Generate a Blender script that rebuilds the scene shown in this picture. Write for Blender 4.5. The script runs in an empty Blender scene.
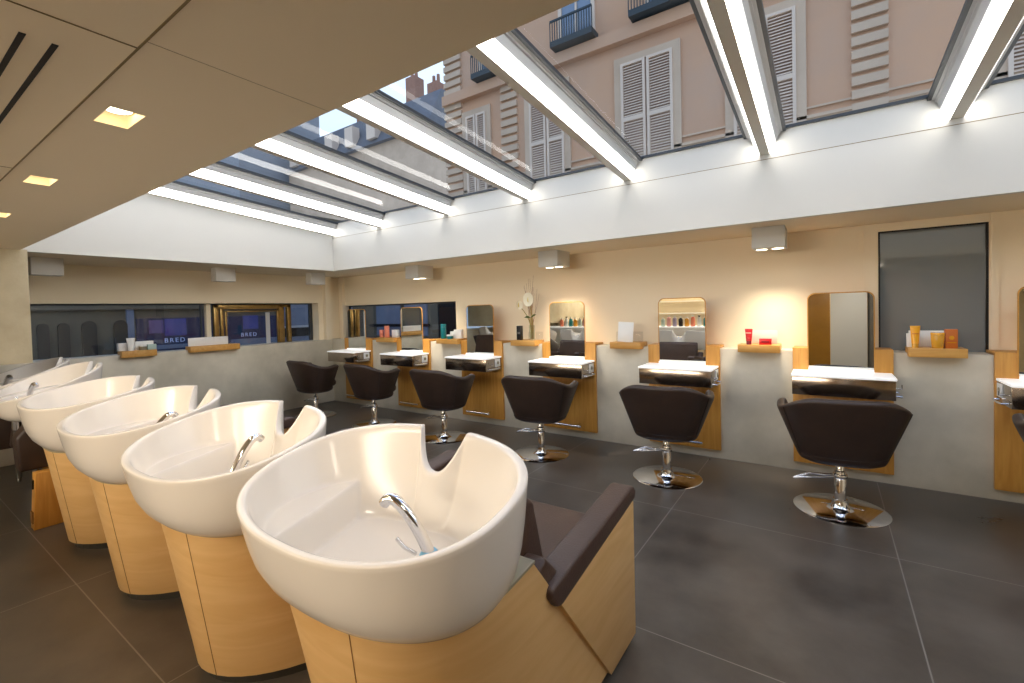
import bpy, bmesh, math, random
from mathutils import Vector, Matrix
random.seed(7)
PI = math.pi
sc = bpy.context.scene
COL = sc.collection

# ------------------------------------------------------------------ materials
def srgb(r, g, b):
    f = lambda c: (c/255)/12.92 if c/255 <= .04045 else (((c/255)+.055)/1.055)**2.4
    return (f(r), f(g), f(b), 1)

def base_mat(name):
    m = bpy.data.materials.new(name); m.use_nodes = True
    nt = m.node_tree
    return m, nt, nt.nodes['Principled BSDF']

def mat(name, col, rough=.5, metal=0., spec=.5, coat=0., noise=0., nscale=6., stretch=(1, 1, 1), bump=0., bscale=None, emit=None, estr=0., col2=None, trans=0., rvar=0.):
    m, nt, p = base_mat(name)
    p.inputs['Base Color'].default_value = col
    p.inputs['Roughness'].default_value = rough
    p.inputs['Metallic'].default_value = metal
    p.inputs['Specular IOR Level'].default_value = spec
    p.inputs['Coat Weight'].default_value = coat
    p.inputs['Coat Roughness'].default_value = .06
    p.inputs['Transmission Weight'].default_value = trans
    if emit:
        p.inputs['Emission Color'].default_value = emit
        p.inputs['Emission Strength'].default_value = estr
    if noise or col2 or bump or rvar:
        tc = nt.nodes.new('ShaderNodeTexCoord'); mp = nt.nodes.new('ShaderNodeMapping')
        nt.links.new(tc.outputs['Object'], mp.inputs['Vector'])
        mp.inputs['Scale'].default_value = stretch
        n = nt.nodes.new('ShaderNodeTexNoise'); n.inputs['Scale'].default_value = nscale
        n.inputs['Detail'].default_value = 6; n.inputs['Roughness'].default_value = .6
        nt.links.new(mp.outputs[0], n.inputs['Vector'])
        if noise or col2:
            cr = nt.nodes.new('ShaderNodeValToRGB')
            if col2 is None:
                col2 = tuple(c*(1-noise) for c in col[:3])+(1,)
            cr.color_ramp.elements[0].position = .3; cr.color_ramp.elements[1].position = .7
            cr.color_ramp.elements[0].color = col2; cr.color_ramp.elements[1].color = col
            nt.links.new(n.outputs['Fac'], cr.inputs[0]); nt.links.new(cr.outputs[0], p.inputs['Base Color'])
        if rvar:
            mr = nt.nodes.new('ShaderNodeMapRange'); mr.inputs[1].default_value = .3; mr.inputs[2].default_value = .7
            mr.inputs[3].default_value = rough-rvar; mr.inputs[4].default_value = rough+rvar
            nt.links.new(n.outputs['Fac'], mr.inputs[0]); nt.links.new(mr.outputs[0], p.inputs['Roughness'])
        if bump:
            b = nt.nodes.new('ShaderNodeBump'); b.inputs['Strength'].default_value = bump; b.inputs['Distance'].default_value = .01
            src = n
            if bscale:
                src = nt.nodes.new('ShaderNodeTexNoise'); src.inputs['Scale'].default_value = bscale
                nt.links.new(mp.outputs[0], src.inputs['Vector'])
            nt.links.new(src.outputs['Fac'], b.inputs['Height']); nt.links.new(b.outputs[0], p.inputs['Normal'])
    return m

def wood(name, c1, c2, grain, rough=.45, coat=.1):
    m, nt, p = base_mat(name)
    tc = nt.nodes.new('ShaderNodeTexCoord'); mp = nt.nodes.new('ShaderNodeMapping')
    nt.links.new(tc.outputs['Object'], mp.inputs['Vector']); mp.inputs['Scale'].default_value = grain
    n = nt.nodes.new('ShaderNodeTexNoise'); n.inputs['Scale'].default_value = 2.2; n.inputs['Detail'].default_value = 8
    n.inputs['Distortion'].default_value = .8
    nt.links.new(mp.outputs[0], n.inputs['Vector'])
    cr = nt.nodes.new('ShaderNodeValToRGB')
    cr.color_ramp.elements[0].position = .28; cr.color_ramp.elements[1].position = .72
    cr.color_ramp.elements[0].color = c2; cr.color_ramp.elements[1].color = c1
    nt.links.new(n.outputs['Fac'], cr.inputs[0]); nt.links.new(cr.outputs[0], p.inputs['Base Color'])
    p.inputs['Roughness'].default_value = rough; p.inputs['Coat Weight'].default_value = coat
    p.inputs['Coat Roughness'].default_value = .25
    return m

def glass_mat(name, tint=(1, 1, 1, 1), ior=1.5, rough=0.0):
    m = bpy.data.materials.new(name); m.use_nodes = True; nt = m.node_tree; nt.nodes.clear()
    o = nt.nodes.new('ShaderNodeOutputMaterial'); mx = nt.nodes.new('ShaderNodeMixShader')
    t = nt.nodes.new('ShaderNodeBsdfTransparent'); g = nt.nodes.new('ShaderNodeBsdfGlossy'); f = nt.nodes.new('ShaderNodeFresnel')
    t.inputs[0].default_value = tint; g.inputs['Roughness'].default_value = rough; f.inputs[0].default_value = ior
    ge = nt.nodes.new('ShaderNodeNewGeometry'); mm = nt.nodes.new('ShaderNodeMapRange')
    mm.inputs[3].default_value = ior; mm.inputs[4].default_value = 1/ior
    nt.links.new(ge.outputs['Backfacing'], mm.inputs[0]); nt.links.new(mm.outputs[0], f.inputs[0])
    nt.links.new(f.outputs[0], mx.inputs[0]); nt.links.new(t.outputs[0], mx.inputs[1]); nt.links.new(g.outputs[0], mx.inputs[2])
    nt.links.new(mx.outputs[0], o.inputs[0])
    return m

M = {}
M['ceil'] = mat('ceiling_paint', srgb(228, 214, 186), .6, noise=.03, nscale=1.2)
M['seam'] = mat('seam_shadow', srgb(122, 106, 72), .8)
M['slot'] = mat('slot_black', srgb(26, 22, 18), .8)
M['fascia'] = mat('fascia_white', srgb(204, 202, 196), .45, noise=.02, nscale=1.5)
M['wallp'] = mat('wall_cream', srgb(244, 230, 202), .7, noise=.03, nscale=1.3)
M['conc'] = mat('polished_concrete', srgb(226, 218, 200), .42, nscale=1.7, col2=srgb(190, 183, 165), rvar=.08, bump=.05, bscale=25)
M['concrough'] = mat('cast_concrete', srgb(186, 176, 150), .8, nscale=3, col2=srgb(164, 152, 126), bump=.2, bscale=40)
M['ceramic'] = mat('glazed_ceramic', srgb(236, 229, 219), .16, coat=.0)
M['chrome'] = mat('chrome', srgb(226, 226, 228), .08, 1.)
M['steel'] = mat('brushed_steel', srgb(150, 148, 140), .3, 1.)
M['mirror'] = mat('mirror_glass', srgb(236, 238, 234), .005, 1.)
M['boxmir'] = mat('smoked_mirror', srgb(172, 160, 148), .16, 1.)
M['leather'] = mat('brown_leather', srgb(56, 40, 32), .45, nscale=9, col2=srgb(46, 33, 26), bump=.12, bscale=160)
M['leather2'] = mat('chocolate_leather', srgb(84, 62, 52), .45, nscale=7, col2=srgb(72, 53, 44), bump=.15, bscale=150)
M['maple'] = wood('maple', srgb(227, 187, 128), srgb(214, 170, 108), (1.2, 1.2, 9))
M['mapledark'] = mat('maple_joint', srgb(140, 100, 54), .7)
M['oak'] = wood('oak', srgb(216, 160, 76), srgb(190, 130, 52), (14, 14, 1.1))
M['oakh'] = wood('oak_tray', srgb(218, 168, 92), srgb(198, 142, 66), (1.2, 12, 12))
M['plinth'] = mat('plinth_dark', srgb(56, 52, 45), .5)
M['trimgrey'] = mat('grey_gasket', srgb(146, 138, 116), .5)
M['white'] = mat('white_plastic', srgb(240, 240, 238), .35)
M['whiteglass'] = mat('white_glass', srgb(252, 252, 250), .4, emit=(1, .99, .96, 1), estr=.3)  # weak emission added to whiten the underlit tops, taken as backlit glass
M['black'] = mat('black_plastic', srgb(22, 21, 22), .35)
M['led'] = mat('led_diffuser', srgb(255, 255, 250), .6, emit=(1, .97, .915, 1), estr=7.8)
M['beam'] = mat('beam_grey', srgb(240, 236, 226), .5)
M['alu'] = mat('aluminium_profile', srgb(196, 197, 198), .4, .2)
M['darkalu'] = mat('dark_gasket', srgb(58, 62, 66), .4)
M['sky_glass'] = glass_mat('skylight_glass', (.97, .98, .99, 1), 1.11)
M['win_glass'] = glass_mat('window_glass', (.86, .89, .93, 1), 1.45)
M['acrylic'] = glass_mat('clear_acrylic', (.95, .95, .95, 1), 1.45)
M['vase'] = glass_mat('vase_glass', (.93, .95, .92, 1), 1.45)
M['greyglass'] = mat('grey_backpainted_glass', srgb(122, 130, 134), .05, spec=1., coat=.8)
M['brass'] = mat('aged_brass', srgb(172, 140, 84), .3, .85, noise=.35, nscale=9)
M['lamp'] = mat('lamp_glow', srgb(255, 240, 200), .5, emit=(1, .86, .6, 1), estr=6)
M['lamprec'] = mat('recess_cream', srgb(236, 214, 150), .5, emit=(1, .86, .6, 1), estr=.3)
M['red'] = mat('red_pack', srgb(196, 24, 36), .3)
M['darkred'] = mat('dark_red_cap', srgb(112, 14, 26), .3)
M['yellow'] = mat('golden_tube', srgb(238, 166, 20), .28, coat=.3)
M['gold'] = mat('gold_gel', srgb(222, 160, 46), .18, coat=.5)
M['orange'] = mat('amber_box', srgb(196, 104, 34), .4)
M['salmon'] = mat('salmon_plastic', srgb(232, 138, 110), .35)
M['teal'] = mat('teal_plastic', srgb(18, 132, 138), .3)
M['blue'] = mat('cold_blue', srgb(120, 190, 225), .3)
M['green'] = mat('leaf_green', srgb(74, 92, 34), .45)
M['stem'] = mat('stem_olive', srgb(150, 138, 62), .5)
M['twig'] = mat('dry_twig', srgb(150, 112, 82), .7)
M['petal'] = mat('white_petal', srgb(246, 240, 218), .4)
M['cream'] = mat('spadix_cream', srgb(236, 214, 120), .5)
M['pink'] = mat('rose_plastic', srgb(226, 164, 160), .35)
M['lilac'] = mat('lilac_plastic', srgb(170, 160, 190), .35)
M['mint'] = mat('mint_plastic', srgb(176, 198, 190), .35)
M['stucco'] = mat('orange_stucco', srgb(212, 166, 130), .9, nscale=.5, col2=srgb(196, 164, 140), bump=.1)
M['stone'] = mat('pale_stone', srgb(214, 190, 164), .9, nscale=.8, col2=srgb(192, 168, 144))
M['shutter'] = mat('pale_shutter', srgb(222, 202, 182), .7)
M['slate'] = mat('blue_slate', srgb(112, 114, 120), .6, noise=.25, nscale=2)
M['iron'] = mat('dark_iron', srgb(46, 58, 64), .6)
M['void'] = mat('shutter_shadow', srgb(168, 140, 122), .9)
M['pane'] = mat('dusk_pane', srgb(120, 138, 160), .1)
M['brickch'] = mat('chimney_brick', srgb(170, 128, 108), .9, noise=.2)
M['navy'] = mat('navy_shopfront', srgb(24, 27, 50), .3, emit=(.02, .03, .10, 1), estr=.2)
M['shoplight'] = mat('lit_poster', srgb(40, 50, 120), .4, emit=(.04, .06, .26, 1), estr=.25, noise=.5, nscale=3)
M['violet'] = mat('violet_poster', srgb(70, 56, 110), .4, emit=(.12, .09, .2, 1), estr=.25, noise=.6, nscale=4)
M['sign'] = mat('sign_letter', srgb(200, 210, 240), .4, emit=(.45, .55, .8, 1), estr=.15)
M['duskstone'] = mat('dusk_stone', srgb(122, 110, 88), .9, nscale=1.2, col2=srgb(96, 90, 78))
M['duskblue'] = mat('dusk_blue_glow', srgb(120, 122, 130), .6, nscale=2, col2=srgb(88, 94, 106), emit=(.1, .15, .28, 1), estr=.15)  # blue dusk light put into the colour, with a slight glow
M['arch'] = mat('arch_shadow', srgb(64, 56, 46), .8, noise=.4, nscale=5)
M['greyfac'] = mat('grey_render', srgb(150, 152, 156), .9, noise=.15, nscale=.4)
M['asphalt'] = mat('street_asphalt', srgb(66, 70, 80), .8, noise=.2)
M['ochre'] = mat('ochre_lacquer', srgb(190, 136, 50), .3, coat=.4, noise=.2, nscale=3)
M['greycol'] = mat('grey_lacquer', srgb(118, 114, 108), .3)

# floor tiles
def floor_mat():
    m, nt, p = base_mat('dark_stoneware_tile')
    tc = nt.nodes.new('ShaderNodeTexCoord'); mp = nt.nodes.new('ShaderNodeMapping')
    nt.links.new(tc.outputs['Object'], mp.inputs['Vector'])
    mp.inputs['Location'].default_value = (-.31 + 12, -1.93 + 12.8, 0)
    br = nt.nodes.new('ShaderNodeTexBrick'); br.offset = 0; br.squash = 1
    br.inputs['Scale'].default_value = 1; br.inputs['Brick Width'].default_value = 1.2; br.inputs['Row Height'].default_value = 1.28
    br.inputs['Mortar Size'].default_value = .0028; br.inputs['Mortar Smooth'].default_value = .1
    n = nt.nodes.new('ShaderNodeTexNoise'); n.inputs['Scale'].default_value = 1.6; n.inputs['Detail'].default_value = 9; n.inputs['Roughness'].default_value = .62
    nt.links.new(tc.outputs['Object'], n.inputs['Vector'])
    cr = nt.nodes.new('ShaderNodeValToRGB')
    cr.color_ramp.elements[0].position = .34; cr.color_ramp.elements[1].position = .68
    cr.color_ramp.elements[0].color = srgb(68, 61, 54); cr.color_ramp.elements[1].color = srgb(102, 94, 84)
    nt.links.new(n.outputs['Fac'], cr.inputs[0])
    nt.links.new(cr.outputs[0], br.inputs['Color1']); nt.links.new(cr.outputs[0], br.inputs['Color2'])
    br.inputs['Mortar'].default_value = srgb(128, 122, 114)
    nt.links.new(mp.outputs[0], br.inputs['Vector']); nt.links.new(br.outputs['Color'], p.inputs['Base Color'])
    mr = nt.nodes.new('ShaderNodeMapRange'); mr.inputs[1].default_value = .3; mr.inputs[2].default_value = .7
    mr.inputs[3].default_value = .26; mr.inputs[4].default_value = .44
    nt.links.new(n.outputs['Fac'], mr.inputs[0]); nt.links.new(mr.outputs[0], p.inputs['Roughness'])
    return m
M['floor'] = floor_mat()

# ------------------------------------------------------------------ mesh helpers
class MB:
    def __init__(s): s.v = []; s.f = []
    def add(s, vs, fs):
        b = len(s.v); s.v += [tuple(v) for v in vs]; s.f += [tuple(i+b for i in f) for f in fs]; return s
    def box(s, x0, x1, y0, y1, z0, z1):
        return s.add([(x0,y0,z0),(x1,y0,z0),(x1,y1,z0),(x0,y1,z0),(x0,y0,z1),(x1,y0,z1),(x1,y1,z1),(x0,y1,z1)],
                     [(0,3,2,1),(4,5,6,7),(0,1,5,4),(1,2,6,5),(2,3,7,6),(3,0,4,7)])
    def rings(s, rs, closed=True, cap0=False, cap1=False):
        n = len(rs[0]); vs = [p for r in rs for p in r]; fs = []
        for i in range(len(rs)-1):
            for j in range(n if closed else n-1):
                k = (j+1) % n
                fs.append((i*n+j, i*n+k, (i+1)*n+k, (i+1)*n+j))
        if cap0: fs.append(tuple(reversed(range(n))))
        if cap1: fs.append(tuple((len(rs)-1)*n+j for j in range(n)))
        return s.add(vs, fs)
    def lathe(s, prof, x=0, y=0, z=0, n=32, sy=1.):
        rs = [[(x+r*math.cos(2*PI*j/n), y+sy*r*math.sin(2*PI*j/n), z+h) for j in range(n)] for r, h in prof]
        return s.rings(rs, True, prof[0][0] > 1e-6, prof[-1][0] > 1e-6)
    def tube(s, pts, r, n=12):
        pts = [Vector(p) for p in pts]; rad = r if isinstance(r, (list, tuple)) else [r]*len(pts)
        rs = []; up = None
        for i, p in enumerate(pts):
            t = (pts[min(i+1, len(pts)-1)]-pts[max(i-1, 0)]).normalized()
            if up is None: up = t.orthogonal().normalized()
            up = (up - t*up.dot(t)).normalized(); w = t.cross(up)
            rs.append([tuple(p+(up*math.cos(2*PI*j/n)+w*math.sin(2*PI*j/n))*rad[i]) for j in range(n)])
        return s.rings(rs, True, True, True)
    def prism(s, poly, axis, a, b):
        # poly of 2d points extruded along axis from a to b
        def P(p, t):
            return {'x': (t, p[0], p[1]), 'y': (p[0], t, p[1]), 'z': (p[0], p[1], t)}[axis]
        n = len(poly); vs = [P(p, a) for p in poly]+[P(p, b) for p in poly]
        fs = [tuple(range(n)), tuple(reversed(range(n, 2*n)))]+[(j, (j+1) % n + 0, (j+1) % n+n, j+n) for j in range(n)]
        return s.add(vs, fs)
    def sphere(s, c, r, n=16, sz=1.):
        return s.lathe([(max(r*math.sin(PI*i/8), 1e-5), -r*sz*math.cos(PI*i/8)) for i in range(9)], c[0], c[1], c[2], n)
    def build(s, name, m, parent=None, smooth=None, bevel=0., seg=2, mods=None):
        me = bpy.data.meshes.new(name); me.from_pydata(s.v, [], s.f); me.validate()
        bm = bmesh.new(); bm.from_mesh(me); bmesh.ops.recalc_face_normals(bm, faces=bm.faces)
        if bevel:
            es = [e for e in bm.edges if len(e.link_faces) == 2 and e.calc_face_angle(0) > .5]
            bmesh.ops.bevel(bm, geom=es, offset=bevel, segments=seg, profile=.5, affect='EDGES', clamp_overlap=True)
        bm.to_mesh(me); bm.free()
        if smooth or bevel:
            for p in me.polygons: p.use_smooth = True
            me.set_sharp_from_angle(angle=math.radians(smooth or 38))
        me.materials.append(m)
        o = bpy.data.objects.new(name, me); COL.objects.link(o)
        if parent: o.parent = parent
        return o

def tag(o, label=None, cat=None, group=None, kind=None):
    if label: o['label'] = label
    if cat: o['category'] = cat
    if group: o['group'] = group
    if kind: o['kind'] = kind
    return o

def empty(name, loc, label=None, cat=None, group=None, rz=0):
    o = bpy.data.objects.new(name, None); COL.objects.link(o); o.location = loc; o.rotation_euler = (0, 0, rz)
    o.empty_display_size = .1
    return tag(o, label, cat, group)

def struct(name, mb, m, **k):
    return tag(mb.build(name, m, **k), kind='structure')

def copy_tree(o, parent=None):
    c = o.copy(); COL.objects.link(c)
    if parent: c.parent = parent
    for ch in list(o.children):
        copy_tree(ch, c)
    return c

def B(*a): return MB().box(*a)

def rrect(x0, x1, z0, z1, r, n=8, bottom=True):
    pts = []
    for cx, cz, a0, on in ((x1-r, z1-r, 0, 1), (x0+r, z1-r, 90, 1), (x0+r, z0+r, 180, bottom), (x1-r, z0+r, 270, bottom)):
        if on:
            for i in range(n+1):
                a = math.radians(a0+90*i/n); pts.append((cx+r*math.cos(a), cz+r*math.sin(a)))
        else:
            pts.append((x0, z0) if a0 == 180 else (x1, z0))
    return pts

# ------------------------------------------------------------------ setting
CZ = 2.01           # ceiling height
FY = 3.9            # fascia by the stations
FX = -5.635         # fascia by the street window
GS = -.0843         # slope of the glass roof
zb = lambda y: 2.495+GS*(y-3.92)
zg = lambda y: 2.665+GS*(y-3.92)
SX = [1.262, .085, -1.118, -2.321, -3.524, -4.727, -5.93]   # station centres

struct('floor', B(-7.0, 3.2, -3.2, 4.9, -.1, 0), M['floor'])
# ceiling slab with three holes for the recessed lights
holes = [(-1.83, -1.672, .449, .535), (-2.86, -2.702, .455, .541), (-3.89, -3.732, .462, .548)]
c = MB()
c.box(-6.9, 3.2, -3.2, .449, CZ, CZ+.1) if False else None
xs = sorted([-6.9, 3.2]+[h[0] for h in holes]+[h[1] for h in holes])
for i in range(len(xs)-1):
    hole = next((h for h in holes if abs(h[0]-xs[i]) < 1e-6), None)
    if hole:
        c.box(xs[i], xs[i+1], -3.2, hole[2], CZ, CZ+.1); c.box(xs[i], xs[i+1], hole[3], .85, CZ, CZ+.1)
    else:
        c.box(xs[i], xs[i+1], -3.2, .85, CZ, CZ+.1)
struct('ceiling', c, M['ceil'])
struct('ceiling.001', B(FX-.05, 3.2, FY+.05, 4.85, CZ, CZ+.05), M['ceil'])
struct('ceiling.002', B(-6.9, FX-.05, .85, 4.85, CZ, CZ+.05), M['ceil'])
# shallow joints between the ceiling boards
struct('trim_1', B(-6.9, 3.2, .393, .398, CZ-.0012, CZ), M['seam'])
struct('trim_2', B(-1.268, -1.264, -1.2, .393, CZ-.0012, CZ), M['seam'])
struct('trim_3', B(-1.2215, -1.2205, .398, .85, CZ-.0005, CZ), M['seam'])
struct('trim_4', B(-2.63, -2.626, -1.2, .393, CZ-.0012, CZ), M['seam'])
# fascias of the skylight well
struct('wall_skylight_front', B(FX, 3.2, FY, FY+.05, CZ, zg(FY)-.004), M['fascia'])
struct('wall_skylight_left', MB().prism([(.85, CZ), (FY, CZ), (FY, zg(FY)+.02), (.85, zg(.85)+.02)], 'x', FX-.05, FX), M['fascia'])
struct('wall_skylight_back', B(FX, 3.2, .8, .849, CZ+.1, zg(.85)+.06), M['fascia'])
struct('wall_skylight_right', MB().prism([(.85, CZ), (FY, CZ), (FY, zg(FY)+.02), (.85, zg(.85)+.02)], 'x', 2.75, 2.8), M['fascia'])
struct('trim_5', B(FX, 2.75, FY-.0015, FY, 2.458, 2.462), M['seam'])
# station wall: low concrete wall and cream wall above it
struct('wall_front_lower', B(-6.8, 3.2, 4.505, 4.9, 0, 1.005), M['conc'], bevel=.004)
w = MB()
Y0, Y1 = 4.705, 4.9
w.box(-6.8, -6.62, Y0, Y1, 1.005, 2.05); w.box(-6.62, -4.11, Y0, Y1, 1.542, 2.05)
w.box(-4.11, .34, Y0, Y1, 1.005, 2.05); w.box(.34, .962, Y0, Y1, 1.948, 2.05); w.box(.962, 3.2, Y0, Y1, 1.005, 2.05)
struct('wall_front', w, M['wallp'])
struct('trim_6', B(.245, .335, Y0-.012, Y0, 1.005, CZ), M['wallp'])
struct('trim_7', B(.968, 1.01, Y0-.012, Y0, 1.005, CZ), M['wallp'])
struct('trim_8', B(-6.6, -6.52, Y0-.05, Y0, 1.005, CZ), M['wallp'])
# street wall
struct('wall_left_lower', B(-6.9, -6.6, -3.2, 4.505, 0, 1.0), M['conc'], bevel=.004)
w = MB()
w.box(-6.9, -6.68, -.4, 4.32, 1.592, 2.05); w.box(-6.9, -6.68, 4.32, 4.9, 1.0, 2.05); w.box(-6.9, -6.68, -3.2, -.4, 1.0, 2.05)
struct('wall_left', w, M['wallp'])
struct('trim_9', B(-6.68, -6.6, 4.40, 4.5, 1.0, CZ), M['wallp'])
struct('wall_left_bulkhead', B(-6.68, -5.5, -3.2, .885, 1.06, CZ), M['concrough'])
struct('wall_back', B(-6.9, 3.2, -3.25, -3.2, 0, 2.1), M['wallp'])
struct('wall_right', B(3.2, 3.25, -3.25, 4.9, 0, 2.7), M['wallp'])

# grey glazed opening in the station wall
wn = struct('window_1', B(.352, .952, 4.735, 4.75, 1.006, 1.938), M['greyglass'])
f = MB()
f.box(.34, .352, 4.72, 4.76, 1.006, 1.948); f.box(.947, .962, 4.72, 4.76, 1.006, 1.948); f.box(.352, .947, 4.72, 4.76, 1.936, 1.948)
f.build('window_frame', M['black'], wn)
# strip window behind the far stations
wn = struct('window_2', B(-6.62, -4.11, 4.86, 4.868, 1.006, 1.542), M['win_glass'])
f = MB()
f.box(-6.62, -4.11, 4.85, 4.88, 1.522, 1.542); f.box(-5.36, -5.31, 4.85, 4.88, 1.006, 1.522); f.box(-6.62, -6.595, 4.85, 4.88, 1.006, 1.522); f.box(-4.135, -4.11, 4.85, 4.88, 1.006, 1.522)
f.build('window_frame', M['darkalu'], wn)
# street window
wn = struct('window_3', B(-6.872, -6.866, -.4, 4.30, 1.0, 1.592), M['win_glass'])
f = MB()
f.box(-6.89, -6.85, -.4, 4.32, 1.575, 1.592); f.box(-6.89, -6.85, 2.70, 2.715, 1.0, 1.575); f.box(-6.89, -6.85, 4.27, 4.32, 1.0, 1.575)
f.build('window_frame', M['darkalu'], wn)
B(-6.87, -6.80, 2.745, 2.80, 1.0, 1.585).build('window_post', M['wallp'], wn)
g = MB()
for y0, y1, z1, d in ((2.84, 2.90, 1.575, 0), (2.925, 2.965, 1.54, .012), (2.99, 3.015, 1.49, .024)):
    r1 = 3.93-(y0-2.84)*1.2
    x1 = -6.80-d
    g.box(-6.86, x1, y0, y1, 1.0, z1); g.box(-6.86, x1, y0, r1, z1-(y1-y0)*.7, z1)
    g.box(-6.86, x1, r1-(y1-y0), r1, 1.0, z1)
wb = g.build('casement_frame', M['brass'], wn, bevel=.004)
B(-6.855, -6.845, 3.56, 3.62, 1.0, 1.46).build('casement_stile', M['alu'], wn)
B(-6.86, -6.80, 3.74, 3.79, 1.0, 1.575).build('casement_column', M['brass'], wn)

# ------------------------------------------------------------------ skylight
BX = [1.712, .658, -.366, -1.408, -2.457, -3.515, -4.657]
def beam(x, label, half=None):
    o = empty('skylight_beam', (x, FY, 2.495), label, 'light beam', 'glowing beams under the glass roof')
    def sweep(poly, y0, y1):
        m = MB(); rs = []
        for y in (y0, y1):
            rs.append([(px, y-FY, zb(y)-2.495+pz) for px, pz in poly])
        return m.rings(rs, True, True, True)
    y0, y1 = .86, FY-.002
    lo, hi = (-.032, .032)
    sides = (-1, 1) if half is None else (half,)
    core = [(-.032, 0), (.032, 0), (.032, .012), (.05, .08), (.05, .165), (-.05, .165), (-.05, .08), (-.032, .012)]
    if half: core = [(max(px, -.005), pz) for px, pz in core]
    sweep(core, y0, y1).build('rail', M['beam'], o)
    for s in sides:
        poly = [(s*.0325, .002), (s*.064, .072), (s*.058, .075), (s*.0325, .012)]
        sweep(poly, y0, y1).build('diffuser', M['led'], o)
        pr = [(s*.052, .076), (s*.074, .076), (s*.089, .122), (s*.10, .124), (s*.10, .136), (s*.115, .138), (s*.115, .155), (s*.052, .155)]
        sweep(pr, y0, y1).build('glazing_profile', M['alu'], o)
        pr = [(s*.101, .139), (s*.135, .141), (s*.135, .164), (s*.101, .164)]
        sweep(pr, y0, y1).build('gasket', M['darkalu'], o)
    return o
names = ['glowing skylight beam outermost to the right, over the last styling station', 'glowing skylight beam above the grey glass panel',
         'glowing skylight beam seen end-on above the red product tray', 'glowing skylight beam above the white card display',
         'glowing skylight beam running towards the flower vase', 'glowing skylight beam above the teal bottle tray',
         'glowing skylight beam second from the street-side fascia']
for x, l in zip(BX, names): beam(x, l)
beam(FX+.006, 'half-width glowing skylight strip along the street-side white fascia', 1)
# glass panes between the beams
edges = [2.75]+BX+[FX]
for i in range(len(edges)-1):
    x1, x0 = edges[i]-.05, edges[i+1]+.05
    m = MB(); m.add([(x0, .85, zg(.85)), (x1, .85, zg(.85)), (x1, FY, zg(FY)), (x0, FY, zg(FY))], [(0, 1, 2, 3)])
    p = struct('window_%d' % (i+4), m, M['sky_glass'])
    m = MB(); m.box(x0, x1, FY-.018, FY-.001, zg(FY)-.014, zg(FY)+.006); m.build('window_frame', M['darkalu'], p)

# ------------------------------------------------------------------ ceiling fittings
dl = ['recessed square downlight nearest the camera in the beige ceiling', 'recessed square downlight in the middle of the ceiling row', 'recessed square downlight furthest along the ceiling row']
for h, l in zip(holes, dl):
    o = empty('recessed_downlight', ((h[0]+h[1])/2, (h[2]+h[3])/2, CZ), l, 'downlight', 'square downlights in the ceiling')
    a, b = (h[1]-h[0])/2, (h[3]-h[2])/2
    m = MB(); m.box(-a, -a+.002, -b, b, 0, .07); m.box(a-.002, a, -b, b, 0, .07); m.box(-a, a, -b, -b+.002, 0, .07); m.box(-a, a, b-.002, b, 0, .07); m.box(-a, a, -b, b, .07, .075)
    m.build('recess_frame', M['lamprec'], o)
    MB().lathe([(.042, .03), (.05, .069)], -.015, 0, 0, 24).build('lamp_ring', M['ceil'], o, smooth=40)
    MB().lathe([(.001, .026), (.036, .03), (.036, .04)], -.015, 0, 0, 24).build('lamp', M['lamp'], o, smooth=40)
for (x0, x1, y), l in zip(((-2.6, -1.385, .232), (-2.6, -1.388, .283)), ('dark linear air slot further from the downlights', 'dark linear air slot beside the downlights')):
    tag(B(x0, x1, y-.0055, y+.0055, CZ-.0015, CZ+.002).build('ceiling_air_vent', M['slot']), l, 'air vent', 'linear air slots in the ceiling')

def cube_light(x, y, label, sx=.115, sy=.14, on=True):
    o = empty('ceiling_spotlight', (x, y, CZ), label, 'spotlight', 'white box spotlights under the soffit')
    B(-sx, sx, -sy, sy, -.165, 0).build('housing', M['fascia'], o, bevel=.003)
    for s in (-1, 1):
        MB().lathe([(.001, -.1665), (.04, -.1665), (.04, -.16)], s*sx*.5, 0, 0, 20).build('lens', M['lamp' if on else 'fascia'], o)
cube_light(-.378, 4.33, 'white box spotlight over the red product tray')
cube_light(-2.38, 4.33, 'white box spotlight over the flower vase')
cube_light(-4.40, 4.33, 'white box spotlight over the far strip window')
cube_light(1.72, 4.33, 'white box spotlight out past the grey glass panel')
def cube_light2(y, l): 
    cube_light(-6.12, y, l, .07, .112, False)
cube_light2(1.104, 'white box spotlight against the concrete bulkhead')
cube_light2(2.68, 'white box spotlight above the long white card on the street window ledge')
cube_light2(3.93, 'white box spotlight nearest the corner above the street window')

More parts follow.
